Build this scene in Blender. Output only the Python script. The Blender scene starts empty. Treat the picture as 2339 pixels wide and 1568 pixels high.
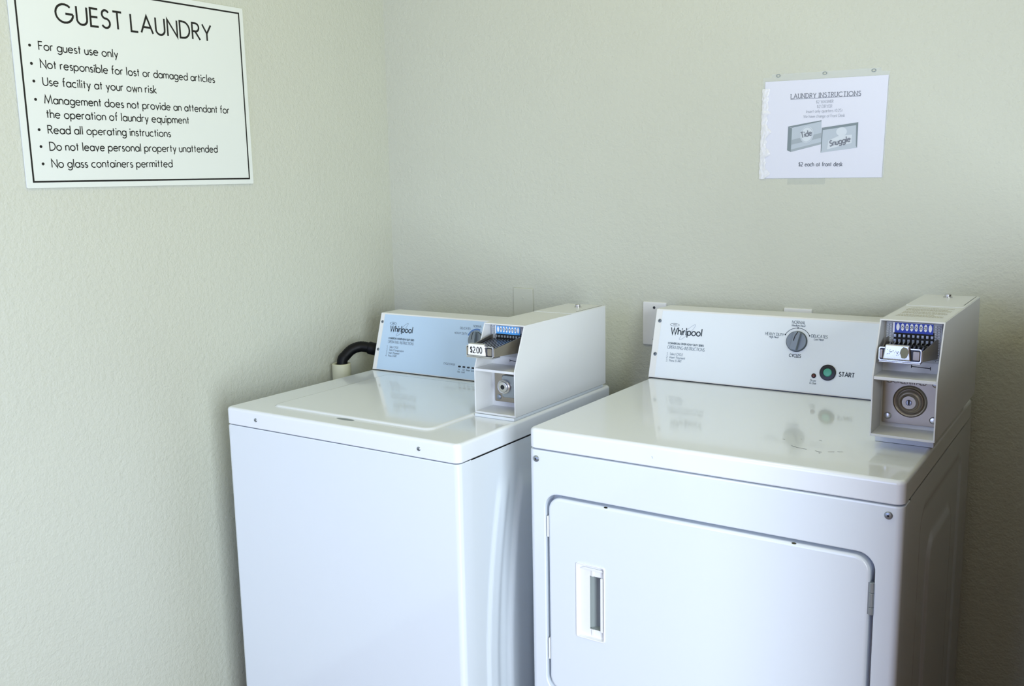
import bpy, bmesh, math, random
from mathutils import Vector, Matrix
PI = math.pi
SC = bpy.context.scene
COL = SC.collection

# ---------------------------------------------------------------- camera, world, lights, exposure
cam_d = bpy.data.cameras.new('camera'); cam = bpy.data.objects.new('camera', cam_d); COL.objects.link(cam)
cam_d.sensor_fit = 'HORIZONTAL'; cam_d.sensor_width = 36.0
cam_d.lens = 2194.0 / 2339.0 * 36.0
cam_d.clip_start = 0.02
_a, _p, _r = math.radians(34.11302), math.radians(-9.46249), math.radians(-1.06798)
_f = Vector((-math.sin(_a) * math.cos(_p), math.cos(_a) * math.cos(_p), math.sin(_p)))
_rt = _f.cross(Vector((0, 0, 1))).normalized(); _up = _rt.cross(_f)
_c, _s = math.cos(_r), math.sin(_r)
_R = _c * _rt + _s * _up; _U = -_s * _rt + _c * _up
cam.matrix_world = Matrix(((_R.x, _U.x, -_f.x, 1.97731), (_R.y, _U.y, -_f.y, -2.26836), (_R.z, _U.z, -_f.z, 1.42598), (0, 0, 0, 1)))
SC.camera = cam

SC.view_settings.view_transform = 'Standard'
SC.view_settings.look = 'None'
SC.view_settings.gamma = 1.0
SC.view_settings.use_curve_mapping = False
SC.view_settings.exposure = 0.2

W = bpy.data.worlds.new('world'); SC.world = W; W.use_nodes = True
W.node_tree.nodes['Background'].inputs[0].default_value = (0.62, 0.78, 1.0, 1)
W.node_tree.nodes['Background'].inputs[1].default_value = 0.05


def area(name, loc, rot, sx, sy, power, col, spread=180):
    d = bpy.data.lights.new(name, 'AREA'); d.shape = 'RECTANGLE'; d.size = sx; d.size_y = sy
    d.energy = power; d.color = col; d.spread = math.radians(spread)
    o = bpy.data.objects.new(name, d); COL.objects.link(o); o.location = loc; o.rotation_euler = rot
    return o


# cool daylight area lights in two added, unseen openings: glazed door (left), doorway (right)
area('sky_daylight', (0.78, -3.22, 1.25), (math.radians(75), 0, 0), 1.10, 1.75, 19.5, (0.46, 0.56, 1.0))
area('doorway_daylight', (3.32, -2.65, 1.10), (math.radians(80), 0, math.radians(80)), 1.00, 1.9, 98, (0.825, 0.925, 1.0))
lamp_d = bpy.data.lights.new('ceiling_lamp', 'POINT'); lamp_d.shadow_soft_size = 0.18
lamp_d.energy = 4.5; lamp_d.color = (1.0, 0.88, 0.17)
lamp = bpy.data.objects.new('ceiling_lamp', lamp_d); COL.objects.link(lamp); lamp.location = (1.0, -1.1, 2.32)


# ---------------------------------------------------------------- materials
def lin(c):
    return tuple(((x / 12.92) if x <= 0.04045 else ((x + 0.055) / 1.055) ** 2.4) for x in c)


def mat(name, col, rough=0.5, metal=0.0, spec=0.5, coat=0.0, bump=None, mottle=0.0, alpha=1.0, srgb=True, trans=0.0, coat_r=0.05):
    m = bpy.data.materials.new(name); m.use_nodes = True
    nt = m.node_tree; b = nt.nodes['Principled BSDF']
    c = lin(col) if srgb else col
    b.inputs['Base Color'].default_value = (*c, 1); b.inputs['Roughness'].default_value = rough
    b.inputs['Metallic'].default_value = metal; b.inputs['Specular IOR Level'].default_value = spec
    b.inputs['Coat Weight'].default_value = coat; b.inputs['Coat Roughness'].default_value = coat_r
    b.inputs['Alpha'].default_value = alpha; b.inputs['Transmission Weight'].default_value = trans
    tc = None
    if bump or mottle:
        tc = nt.nodes.new('ShaderNodeTexCoord')
    if bump:
        last = None
        for (sc, st, dist, det) in bump:
            n = nt.nodes.new('ShaderNodeTexNoise'); n.inputs['Scale'].default_value = sc; n.inputs['Detail'].default_value = det
            nt.links.new(tc.outputs['Object'], n.inputs['Vector'])
            bp = nt.nodes.new('ShaderNodeBump'); bp.inputs['Strength'].default_value = st; bp.inputs['Distance'].default_value = dist
            nt.links.new(n.outputs['Fac'], bp.inputs['Height'])
            if last: nt.links.new(last.outputs['Normal'], bp.inputs['Normal'])
            last = bp
        nt.links.new(last.outputs['Normal'], b.inputs['Normal'])
    if mottle:
        n = nt.nodes.new('ShaderNodeTexNoise'); n.inputs['Scale'].default_value = 9; n.inputs['Detail'].default_value = 5
        nt.links.new(tc.outputs['Object'], n.inputs['Vector'])
        r = nt.nodes.new('ShaderNodeValToRGB')
        r.color_ramp.elements[0].color = (*[x * (1 - mottle) for x in c], 1); r.color_ramp.elements[1].color = (*[min(1, x * (1 + mottle)) for x in c], 1)
        nt.links.new(n.outputs['Fac'], r.inputs['Fac']); nt.links.new(r.outputs['Color'], b.inputs['Base Color'])
    return m


M = {}
M['wall'] = mat('painted_drywall', (0.79, 0.80, 0.752), 0.62, bump=[(220, 0.24, 0.0045, 3), (80, 0.26, 0.007, 2)], mottle=0.02)
M['wall_paint'] = mat('wall_paint_on_plate', (0.79, 0.80, 0.752), 0.55, mottle=0.01, bump=[(260, 0.14, 0.003, 3)])
M['brown'] = mat('brown_wood', (0.34, 0.215, 0.10), 0.55, bump=[(40, 0.1, 0.002, 4)], mottle=0.15)  # for the added partition; dark brown dims and warms its bounce
M['tan'] = mat('tan_wood_wall', (0.46, 0.34, 0.23), 0.6, bump=[(40, 0.1, 0.002, 4)], mottle=0.1)
M['ceil'] = mat('ceiling_paint', (0.85, 0.84, 0.755), 0.8, mottle=0.01)
M['floor'] = mat('floor_tile', (0.44, 0.34, 0.26), 0.35, mottle=0.08)
M['enamel'] = mat('white_enamel', (0.89, 0.92, 0.955), 0.22, coat=0.6, bump=[(700, 0.012, 0.001, 2)])
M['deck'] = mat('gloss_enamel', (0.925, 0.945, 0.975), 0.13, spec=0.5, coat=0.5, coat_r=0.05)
M['console'] = mat('console_metal', (0.93, 0.935, 0.94), 0.30, bump=[(900, 0.01, 0.001, 2)])
M['faceplate'] = mat('white_faceplate', (0.925, 0.955, 0.995), 0.30)
M['bluefilm'] = mat('pale_blue_faceplate', (0.76, 0.86, 0.965), 0.30)  # washer face plate, bluer than the dryer's white one
M['boxpaint'] = mat('powder_coat', (0.87, 0.88, 0.89), 0.42, bump=[(900, 0.05, 0.001, 2)], mottle=0.01)
M['plastic'] = mat('white_plastic', (0.93, 0.935, 0.94), 0.28)
M['black'] = mat('black_ink', (0.055, 0.05, 0.04), 0.5)
M['ink'] = mat('slate_ink', (0.11, 0.17, 0.23), 0.5)
M['inklight'] = mat('grey_ink', (0.50, 0.56, 0.63), 0.5)
M['inkmid'] = mat('mid_grey_ink', (0.37, 0.43, 0.49), 0.5)
M['inkpale'] = mat('pale_ink', (0.70, 0.74, 0.82), 0.5)
M['steel'] = mat('brushed_steel', (0.64, 0.61, 0.56), 0.36, metal=1.0, bump=[(300, 0.05, 0.001, 3)], mottle=0.05)
M['chrome'] = mat('bright_steel', (0.80, 0.80, 0.81), 0.2, metal=1.0)
M['darkmetal'] = mat('dark_metal', (0.24, 0.25, 0.27), 0.35, metal=0.8)
M['zinc'] = mat('zinc_screw', (0.60, 0.63, 0.66), 0.35, metal=0.8)
M['screwgrey'] = mat('grey_screw', (0.46, 0.50, 0.54), 0.4, metal=0.3)
M['hinge'] = mat('hinge_steel', (0.62, 0.65, 0.67), 0.3, metal=0.45)
M['cup'] = mat('grey_pull_plastic', (0.60, 0.635, 0.64), 0.45)  # one even grey over the inside of the pull cup
M['emboss'] = mat('worn_emboss', (0.42, 0.40, 0.36), 0.5, metal=0.4)  # letters drawn darker than the plate they are cut into
M['dark'] = mat('dark_gap', (0.03, 0.03, 0.04), 0.7)
M['knob'] = mat('grey_knob', (0.52, 0.56, 0.60), 0.38, metal=0.35)
M['knobdark'] = mat('knob_rim', (0.25, 0.29, 0.32), 0.45)
M['green'] = mat('green_button', (0.30, 0.66, 0.57), 0.25, mottle=0.12)
M['blackplastic'] = mat('black_plastic', (0.035, 0.04, 0.045), 0.3)
M['led'] = mat('red_lens', (0.40, 0.17, 0.13), 0.25)
M['ledoff'] = mat('dark_lens', (0.12, 0.15, 0.20), 0.3)
M['blue'] = mat('blue_label', (0.08, 0.22, 0.66), 0.35)
M['bluelight'] = mat('light_blue_label', (0.30, 0.62, 0.90), 0.35)
M['white'] = mat('white_label', (0.95, 0.955, 0.96), 0.4)
M['sign'] = mat('sign_board', (0.885, 0.905, 0.89), 0.38, mottle=0.01)
M['signedge'] = mat('sign_edge', (0.95, 0.97, 0.965), 0.38)
M['paper'] = mat('printed_paper', (0.875, 0.885, 0.945), 0.6, mottle=0.01)
M['sleeve'] = mat('clear_vinyl', (0.93, 0.95, 0.95), 0.15, alpha=0.30, bump=[(30, 0.25, 0.004, 3)])
M['crumple'] = mat('crumpled_vinyl', (0.96, 0.965, 0.985), 0.18, alpha=0.85, bump=[(90, 0.4, 0.006, 3)])
M['tape'] = mat('clear_tape', (0.86, 0.88, 0.85), 0.3, alpha=0.2)
M['print1'] = mat('print_grey_dark', (0.50, 0.55, 0.58), 0.6)
M['print2'] = mat('print_grey_mid', (0.64, 0.68, 0.72), 0.6)
M['print3'] = mat('print_grey_light', (0.73, 0.77, 0.82), 0.6)
M['print4'] = mat('print_grey_pale', (0.83, 0.86, 0.90), 0.6)
M['pinkgrey'] = mat('print_text_grey', (0.47, 0.49, 0.54), 0.6)
M['pinkgrey2'] = mat('print_text_faint', (0.66, 0.68, 0.73), 0.6)
M['pvc'] = mat('cream_pvc', (0.80, 0.80, 0.70), 0.35, mottle=0.03)
M['rubber'] = mat('black_rubber', (0.012, 0.014, 0.035), 0.5, spec=0.25)
M['boxink'] = mat('box_top_ink', (0.79, 0.775, 0.69), 0.5)
M['grime'] = mat('scuff', (0.30, 0.31, 0.35), 0.6)
M['stain'] = mat('label_residue', (0.50, 0.50, 0.42), 0.5)
M['ridge'] = mat('ridged_grey_plastic', (0.72, 0.74, 0.76), 0.4)
M['glass'] = mat('door_glass', (1, 1, 1), 0.0, trans=1.0)


# ---------------------------------------------------------------- mesh helpers
class G:
    """collects shapes into one mesh"""
    def __init__(s): s.v = []; s.f = []; s.mi = []; s.cur = 0

    def add(s, vs, fs, mx=None):
        o = len(s.v)
        s.v += [tuple(mx @ Vector(p)) if mx else tuple(p) for p in vs]
        s.f += [tuple(i + o for i in q) for q in fs]; s.mi += [s.cur] * len(fs)
        return s

    def box(s, x0, x1, y0, y1, z0, z1, r=0.0, seg=2, mx=None):
        bm = bmesh.new(); bmesh.ops.create_cube(bm, size=1)
        for v in bm.verts:
            v.co = Vector((x0 + (v.co.x + .5) * (x1 - x0), y0 + (v.co.y + .5) * (y1 - y0), z0 + (v.co.z + .5) * (z1 - z0)))
        if r > 0: bmesh.ops.bevel(bm, geom=bm.edges[:], offset=r, segments=seg, profile=.5, affect='EDGES')
        return s.bm(bm, mx)

    def bm(s, bm, mx=None):
        bm.verts.index_update()
        s.add([v.co[:] for v in bm.verts], [[v.index for v in f.verts] for f in bm.faces], mx); bm.free(); return s

    def prism(s, poly, d0, d1, mx=None, r=0.0, seg=2):
        """poly in (u,w), extruded along n from d0 to d1"""
        bm = bmesh.new()
        a = [bm.verts.new((p[0], p[1], d0)) for p in poly]; b = [bm.verts.new((p[0], p[1], d1)) for p in poly]
        n = len(poly)
        bm.faces.new(a[::-1]); bm.faces.new(b)
        for i in range(n): bm.faces.new((a[i], a[(i + 1) % n], b[(i + 1) % n], b[i]))
        bmesh.ops.recalc_face_normals(bm, faces=bm.faces[:])
        if r > 0: bmesh.ops.bevel(bm, geom=bm.edges[:], offset=r, segments=seg, profile=.5, affect='EDGES')
        return s.bm(bm, mx)

    def loft(s, loops, mx=None, cap0=False, cap1=False, closed=True):
        vs = [p for l in loops for p in l]; n = len(loops[0]); fs = []
        for k in range(len(loops) - 1):
            for i in range(n if closed else n - 1):
                j = (i + 1) % n
                fs.append((k * n + i, k * n + j, (k + 1) * n + j, (k + 1) * n + i))
        if cap0: fs.append(tuple(range(n))[::-1])
        if cap1: fs.append(tuple(range((len(loops) - 1) * n, len(loops) * n)))
        return s.add(vs, fs, mx)

    def lathe(s, prof, seg=32, mx=None):
        """prof list of (r, h) about the n axis"""
        loops = [[(r * math.cos(2 * PI * i / seg), r * math.sin(2 * PI * i / seg), h) for i in range(seg)] for r, h in prof]
        return s.loft(loops, mx, cap0=prof[0][0] > 1e-6, cap1=prof[-1][0] > 1e-6)

    def tube(s, pts, r, seg=14, mx=None, caps=True):
        pts = [Vector(p) for p in pts]; loops = []; n = len(pts)
        up = Vector((0, 0, 1)); rr = r if isinstance(r, (list, tuple)) else [r] * n
        t = (pts[1] - pts[0]).normalized()
        u = t.cross(up if abs(t.z) < .9 else Vector((1, 0, 0))).normalized()
        for i in range(n):
            t = (pts[min(i + 1, n - 1)] - pts[max(i - 1, 0)]).normalized()
            u = (u - t * u.dot(t)).normalized(); w = t.cross(u)
            loops.append([tuple(pts[i] + rr[i] * (math.cos(2 * PI * k / seg) * u + math.sin(2 * PI * k / seg) * w)) for k in range(seg)])
        return s.loft(loops, mx, caps, caps)

    def flat(s, poly, mx=None, n=0.0):
        return s.add([(p[0], p[1], n) for p in poly], [tuple(range(len(poly)))], mx)

    def holed(s, outer, inners, mx=None, n=0.0):
        """flat face with holes"""
        bm = bmesh.new(); es = []
        for loop in [outer] + inners:
            vv = [bm.verts.new((p[0], p[1], n)) for p in loop]
            es += [bm.edges.new((vv[i], vv[(i + 1) % len(vv)])) for i in range(len(vv))]
        bmesh.ops.triangle_fill(bm, use_beauty=True, use_dissolve=False, edges=es)
        for f in bm.faces:
            f.normal_update()
            if f.normal.z < 0: f.normal_flip()
        return s.bm(bm, mx)

    def ribbon(s, pts, w, mx=None, n=0.0, closed=False, th=0.00025):
        P = [Vector((p[0], p[1])) for p in pts]
        if closed: P = P + [P[0], P[1]]
        k = len(P)
        if k < 2: return s
        L = []; Rr = []
        for i in range(k):
            a = (P[i] - P[i - 1]).normalized() if i > 0 else None
            b = (P[i + 1] - P[i]).normalized() if i < k - 1 else None
            if a is None: a = b
            if b is None: b = a
            na = Vector((-a.y, a.x)); nb = Vector((-b.y, b.x)); m = (na + nb)
            m = m.normalized() if m.length > 1e-6 else na
            d = max(.35, m.dot(na)); off = m * (w / 2 / d)
            L.append(P[i] + off); Rr.append(P[i] - off)
        vs = [(p.x, p.y, n + th) for p in L] + [(p.x, p.y, n + th) for p in Rr]
        if closed: rng = range(1, k - 1)
        else: rng = range(k - 1)
        if closed: fs = [(i, k + i, k + i + 1, i + 1) for i in range(1, k - 1)] + [(k - 2 + 0, 2 * k - 2, k + 1, 1)] if False else [(i, k + i, k + i + 1, i + 1) for i in range(0, k - 1) if i > 0]
        else: fs = [(i, k + i, k + i + 1, i + 1) for i in rng]
        if closed:
            # first point mitred properly from the last one
            vs[0] = vs[k - 2]; vs[k] = vs[2 * k - 2]
            fs = [(i, k + i, k + i + 1, i + 1) for i in range(0, k - 2)]
        return s.add(vs, fs, mx)

    def make(s, name, mats, parent=None, ang=35, wn=True):
        me = bpy.data.meshes.new(name); me.from_pydata(s.v, [], s.f); me.validate()
        bm = bmesh.new(); bm.from_mesh(me)
        bmesh.ops.remove_doubles(bm, verts=bm.verts[:], dist=1e-6)
        bm.to_mesh(me); bm.free()
        mats = mats if isinstance(mats, (list, tuple)) else [mats]
        for m in mats: me.materials.append(m)
        if len(mats) > 1 and len(me.polygons) == len(s.mi):
            for p, i in zip(me.polygons, s.mi): p.material_index = i
        for p in me.polygons: p.use_smooth = True
        me.set_sharp_from_angle(angle=math.radians(ang))
        o = bpy.data.objects.new(name, me); COL.objects.link(o)
        if parent: o.parent = parent
        if wn:
            w = o.modifiers.new('weighted_normals', 'WEIGHTED_NORMAL'); w.keep_sharp = True
        return o


def frame(o, U, Wv):
    U = Vector(U).normalized(); Wv = Vector(Wv).normalized(); N = U.cross(Wv)
    return Matrix(((U.x, Wv.x, N.x, o[0]), (U.y, Wv.y, N.y, o[1]), (U.z, Wv.z, N.z, o[2]), (0, 0, 0, 1)))


def FR(y=0.0):   # front-facing plane of an appliance: u = x, w = z, n towards the viewer
    return frame((0, y, 0), (1, 0, 0), (0, 0, 1))


def T(x, y, z=0): return Matrix.Translation((x, y, z))


def rrect(x0, x1, z0, z1, r, n=8):
    out = []
    for cx, cz, a0 in ((x1 - r, z1 - r, 0), (x0 + r, z1 - r, 90), (x0 + r, z0 + r, 180), (x1 - r, z0 + r, 270)):
        for i in range(n + 1):
            a = math.radians(a0 + 90 * i / n); out.append((cx + r * math.cos(a), cz + r * math.sin(a)))
    return out


def ell(cx, cy, rx, ry, n=24, rot=0, a0=0, a1=360, closed=True):
    c, s_ = math.cos(math.radians(rot)), math.sin(math.radians(rot)); out = []
    m = n if closed else n + 1
    for i in range(m):
        a = math.radians(a0 + (a1 - a0) * i / n); x, y = rx * math.cos(a), ry * math.sin(a)
        out.append((cx + c * x - s_ * y, cy + s_ * x + c * y))
    return out


def empty(name, loc, rz=0.0):
    o = bpy.data.objects.new(name, None); COL.objects.link(o); o.location = loc; o.rotation_euler = (0, 0, rz); o.empty_display_size = .1
    return o


def tag(o, label, cat, group=None):
    o['label'] = label; o['category'] = cat
    if group: o['group'] = group
    return o


def struct(o):
    o['kind'] = 'structure'; return o


# ---------------------------------------------------------------- stroke lettering
GL = {
 'A': (.78, 'L 0 0 .39 1 .78 0;L .14 .34 .64 .34'), 'B': (.5, 'L 0 0 0 1 .26 1;A .26 .765 .2 .235 90 -90;L .26 .53 0 .53;A .26 .265 .25 .265 90 -90;L .26 0 0 0'),
 'C': (.84, 'A .5 .5 .5 .5 48 312'), 'D': (.68, 'L .22 0 0 0 0 1 .22 1;A .22 .5 .46 .5 90 -90'), 'E': (.46, 'L .46 1 0 1 0 0 .46 0;L 0 .53 .43 .53'),
 'F': (.44, 'L .44 1 0 1 0 0;L 0 .53 .4 .53'), 'G': (1.0, 'A .5 .5 .5 .5 46 358;L 1 .49 .56 .49'), 'H': (.62, 'L 0 0 0 1;L .62 0 .62 1;L 0 .53 .62 .53'),
 'I': (.08, 'L .04 0 .04 1'), 'K': (.55, 'L 0 0 0 1;L .52 1 .02 .5 .55 0'), 'L': (.44, 'L 0 1 0 0 .44 0'), 'M': (.92, 'L 0 0 .14 1 .46 .12 .78 1 .92 0'),
 'N': (.66, 'L 0 0 0 1 .66 0 .66 1'), 'O': (1.0, 'A .5 .5 .5 .5 0 360'), 'P': (.48, 'L 0 0 0 1 .24 1;A .24 .74 .24 .26 90 -90;L .24 .48 0 .48'),
 'R': (.54, 'L 0 0 0 1 .24 1;A .24 .75 .24 .25 90 -90;L .24 .5 0 .5;L .2 .5 .54 0'), 'S': (.5, 'A .25 .765 .21 .235 28 270;A .25 .265 .25 .265 90 -155'),
 'T': (.56, 'L 0 1 .56 1;L .28 1 .28 0'), 'U': (.6, 'L 0 1 0 .3;A .3 .3 .3 .3 180 360;L .6 .3 .6 1'), 'V': (.7, 'L 0 1 .35 0 .7 1'),
 'W': (1.0, 'L 0 1 .26 0 .5 .95 .74 0 1 1'), 'Y': (.64, 'L 0 1 .32 .45 .64 1;L .32 .45 .32 0'), 'J': (.3, 'L .3 1 .3 .2;A .13 .2 .17 .2 0 -140'),
 'a': (.56, 'A .28 .31 .28 .31 0 360;L .56 .63 .56 0'), 'b': (.56, 'L 0 0 0 1.06;A .28 .31 .28 .31 0 360'), 'c': (.5, 'A .3 .31 .3 .31 52 308'),
 'd': (.56, 'A .28 .31 .28 .31 0 360;L .56 0 .56 1.06'), 'e': (.58, 'L .02 .34 .57 .34;A .29 .31 .29 .31 5 318'), 'f': (.3, 'L .13 0 .13 .86;A .29 .86 .16 .2 180 85;L 0 .62 .3 .62'),
 'g': (.56, 'A .28 .31 .28 .31 0 360;L .56 .63 .56 -.06;A .28 -.06 .28 .26 0 -150'), 'h': (.44, 'L 0 0 0 1.06;A .22 .38 .22 .25 180 0;L .44 .38 .44 0'),
 'i': (.08, 'L .04 0 .04 .63;D .04 .88'), 'k': (.42, 'L 0 0 0 1.06;L .38 .63 .02 .3 .42 0'), 'l': (.08, 'L .04 0 .04 1.06'),
 'm': (.76, 'L 0 0 0 .63;A .19 .42 .19 .21 180 0;L .38 .42 .38 0;A .57 .42 .19 .21 180 0;L .76 .42 .76 0'), 'n': (.44, 'L 0 0 0 .63;A .22 .38 .22 .25 180 0;L .44 .38 .44 0'),
 'o': (.6, 'A .3 .31 .3 .31 0 360'), 'p': (.56, 'L 0 .63 0 -.34;A .28 .31 .28 .31 0 360'), 'q': (.56, 'L .56 .63 .56 -.34;A .28 .31 .28 .31 0 360'), 'r': (.28, 'L 0 0 0 .63;A .2 .42 .2 .21 180 65'),
 's': (.34, 'A .17 .465 .14 .155 35 270;A .17 .155 .17 .155 90 -150'), 't': (.28, 'L .13 0 .13 .92;L 0 .62 .28 .62'), 'u': (.44, 'L 0 .63 0 .23;A .22 .23 .22 .23 180 360;L .44 .63 .44 0'),
 'v': (.46, 'L 0 .63 .23 0 .46 .63'), 'w': (.7, 'L 0 .63 .18 0 .35 .58 .52 0 .7 .63'), 'x': (.42, 'L 0 .63 .42 0;L 0 0 .42 .63'), 'y': (.46, 'L 0 .63 .24 .02;L .46 .63 .13 -.34'),
 '0': (.54, 'A .27 .5 .27 .5 0 360'), '1': (.24, 'L 0 .8 .2 1 .2 0'), '2': (.5, 'A .25 .74 .25 .26 170 -25;L .48 .63 0 0 .5 0'), '3': (.5, 'A .24 .76 .22 .24 150 -90;A .24 .26 .26 .26 90 -150'),
 '4': (.56, 'L .42 0 .42 1 0 .3 .56 .3'), '5': (.5, 'L .46 1 .1 1 .06 .58;A .22 .31 .28 .31 120 -140'), '$': (.5, 'A .25 .73 .2 .2 28 270;A .25 .29 .23 .24 90 -155;L .25 -.08 .25 1.08'),
 '.': (.06, 'D .03 .05'), ':': (.06, 'D .03 .08;D .03 .5'), '(': (.2, 'A .45 .45 .45 .65 140 220'), ')': (.2, 'A -.25 .45 .45 .65 40 -40'), '-': (.3, 'L 0 .35 .3 .35'),
}


def text(g, string, x, y, cap, width=None, wt=.1, mx=None, n=0.0, gap=.17, center=False, serif=False, space=.42, slant=0.0, sx0=1.0):
    """monoline lettering; (x, y) = left end of the baseline; width rescales the line horizontally"""
    cur = 0.0; strokes = []
    for ch in string:
        if ch == ' ': cur += space; continue
        w, d = GL[ch]
        for it in d.split(';'):
            q = it.split(); k = q[0]; a = [float(t) for t in q[1:]]
            if k == 'L': strokes.append((cur, [(a[i], a[i + 1]) for i in range(0, len(a), 2)]))
            elif k == 'A':
                m = max(5, int(abs(a[5] - a[4]) / 18))
                strokes.append((cur, [(a[0] + a[2] * math.cos(math.radians(a[4] + (a[5] - a[4]) * i / m)), a[1] + a[3] * math.sin(math.radians(a[4] + (a[5] - a[4]) * i / m))) for i in range(m + 1)]))
            else: strokes.append((cur, [(a[0] - wt * .6, a[1]), (a[0] + wt * .6, a[1])]))
            if serif and k == 'L':
                pts = strokes[-1][1]
                for e, f in ((pts[0], pts[1]), (pts[-1], pts[-2])):
                    if abs(e[0] - f[0]) < .4 * abs(e[1] - f[1]) and (abs(e[1]) < .02 or abs(e[1] - 1) < .02):
                        yy = e[1] + (.03 if e[1] < .5 else -.03)
                        strokes.append((cur, [(e[0] - .15, yy), (e[0] + .15, yy)]))
        cur += w + gap
    nat = cur - gap
    sx = (width / (nat * cap)) if width else sx0
    if center: x -= nat * cap * sx / 2
    for i, (c, pts) in enumerate(strokes):
        g.ribbon([(x + (c + p[0] + slant * p[1]) * cap * sx, y + p[1] * cap) for p in pts], wt * cap, mx, n + (i % 12) * 1.2e-5)
    return nat * cap * sx


# ---------------------------------------------------------------- room shell
RX, FY, H = 3.45, -3.35, 2.55


def wall(name, x0, x1, y0, y1, z0, z1, m):
    return struct(G().box(x0, x1, y0, y1, z0, z1).make(name, m, wn=False))


wall('floor', -.1, RX + .1, FY - .1, .1, -.1, 0, M['floor'])
wall('ceiling', -.1, RX + .1, FY - .1, .1, H, H + .1, M['ceil'])
wall('wall_left', -.1, 0, FY - .1, .1, 0, H, M['wall'])
wall('wall_back', 0, RX + .1, 0, .1, 0, H, M['wall'])
g = G(); g.box(RX, RX + .1, FY - .1, -3.20, 0, H).box(RX, RX + .1, -2.10, 0, 0, H).box(RX, RX + .1, -3.20, -2.10, 2.15, H)
struct(g.make('wall_right', M['wall'], wn=False))
wall('wall_partition', 1.945, 2.025, -1.13, 0, 0, 1.22, M['brown'])  # added, unseen: blocks doorway light from the dryer's right side
DZ1 = 2.15
g = G(); g.box(0, .18, FY - .1, FY, 0, H).box(1.38, RX, FY - .1, FY, 0, H).box(.18, 1.38, FY - .1, FY, DZ1, H)
struct(g.make('wall_front', M['tan'], wn=False))
for k, (w, loc_, rz_) in enumerate(((1.20, (.18, FY, 0), 0), (1.10, (RX, -3.20, 0), PI / 2))):  # unseen door and doorway, added as openings for the daylight lights
    door = struct(empty('door_%d' % (k + 1), loc_, rz_))
    g = G()
    g.box(.002, .045, -.09, .01, 0, DZ1, .004).box(w - .045, w - .002, -.09, .01, 0, DZ1, .004).box(.045, w - .045, -.09, .01, DZ1 - .045, DZ1 - .001, .004)
    g.make('door_frame', M['plastic'], door)
    if k == 0:
        G().box(.045, w - .045, -.058, -.052, .012, DZ1 - .045).make('pane', M['glass'], door, wn=False)


# ---------------------------------------------------------------- appliance parts
def rounded_loop(x0, x1, y0, y1, r, n=6):
    return rrect(x0, x1, y0, y1, r, n)


def deck_slab(w, d, z0, z1, rc, re):
    """deck with rounded plan corners and a rounded top edge"""
    g = G(); loops = []
    loops.append([(p[0], p[1], z0) for p in rrect(.002, w - .002, .002, d - .002, rc, 8)])
    loops.append([(p[0], p[1], z0 + .002) for p in rrect(0, w, 0, d, rc, 8)])
    for i in range(6):
        a = PI / 2 * i / 5; k = re * (1 - math.cos(a))
        loops.append([(p[0], p[1], z1 - re + re * math.sin(a)) for p in rrect(k, w - k, k, d - k, max(rc - k, .002), 8)])
    g.loft(loops, None, True, True)
    return g


def screw(name, parent, mx, r, h=.0025, m=None):
    g = G(); prof = [(r, 0), (r, h * .3), (r * .8, h * .8), (r * .35, h), (0, h)]
    g.lathe(prof, 20, mx)
    o = g.make(name, m or M['zinc'], parent)
    g = G(); g.lathe([(r * .28, h + .0002), (0, h + .0002)], 6, mx); g.lathe([(r * .14, h + .0004), (0, h + .0004)], 6, mx)
    g.make('drive_socket', M['darkmetal'], o)
    return o


def face_frame(cy, cyt, ch, z):
    return frame((0, cy, z), (1, 0, 0), (0, cyt - cy, ch))


def console(parent, cx0, cx1, cy, cyt, cyb, ch, z, facemat, strip):
    """sloped control console: body with end cap and a face plate"""
    g = G(); mxp = frame((cx0, 0, 0), (0, 1, 0), (0, 0, 1))     # u = y, w = z, n = x
    g.prism([(cy, z + .0008), (cyt, z + ch), (cyb, z + ch), (cyb, z + .0008)], 0, cx1 - cx0, mxp, .0022, 3)
    body = g.make('control_console', M['console'], parent)
    L = math.hypot(ch, cyt - cy); F = face_frame(cy, cyt, ch, z)
    g = G(); g.prism([(cx0 + strip, .004), (cx1 - .001, .004), (cx1 - .001, L - .004), (cx0 + strip, L - .004)], 0, .0007, F)
    fp = g.make('face_plate', facemat, body)
    g = G(); g.box(cx0 + .004, cx1, cy - .0012, cy + .004, z + .0002, z + .0022)
    g.make('base_seam', M['darkmetal'], body)
    return body, F


def logo(gd, gp, F, x0, x1, base, cap, n):
    """brand lettering, swoosh and oval badge on the console"""
    text(gd, 'Whirlpool', x0, base, cap, x1 - x0, .15, F, n, gap=.16)
    cx = x0 + (x1 - x0) * .535; cy = base + cap * .45
    gp.ribbon(ell(cx, cy, cap * 1.62, cap * .30, 36, 46), cap * .05, F, n + .0001, closed=True)
    gd.ribbon(ell(x0 + .0075, base + cap * 1.42, .0118, .0034, 24), .0007, F, n, closed=True)
    for q in (-.0030, -.0008, .0014, .0034): gd.ribbon([(x0 + .0075 + q, base + cap * 1.42 - .0012), (x0 + .0079 + q, base + cap * 1.42 + .0012)], .0011, F, n)


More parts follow.
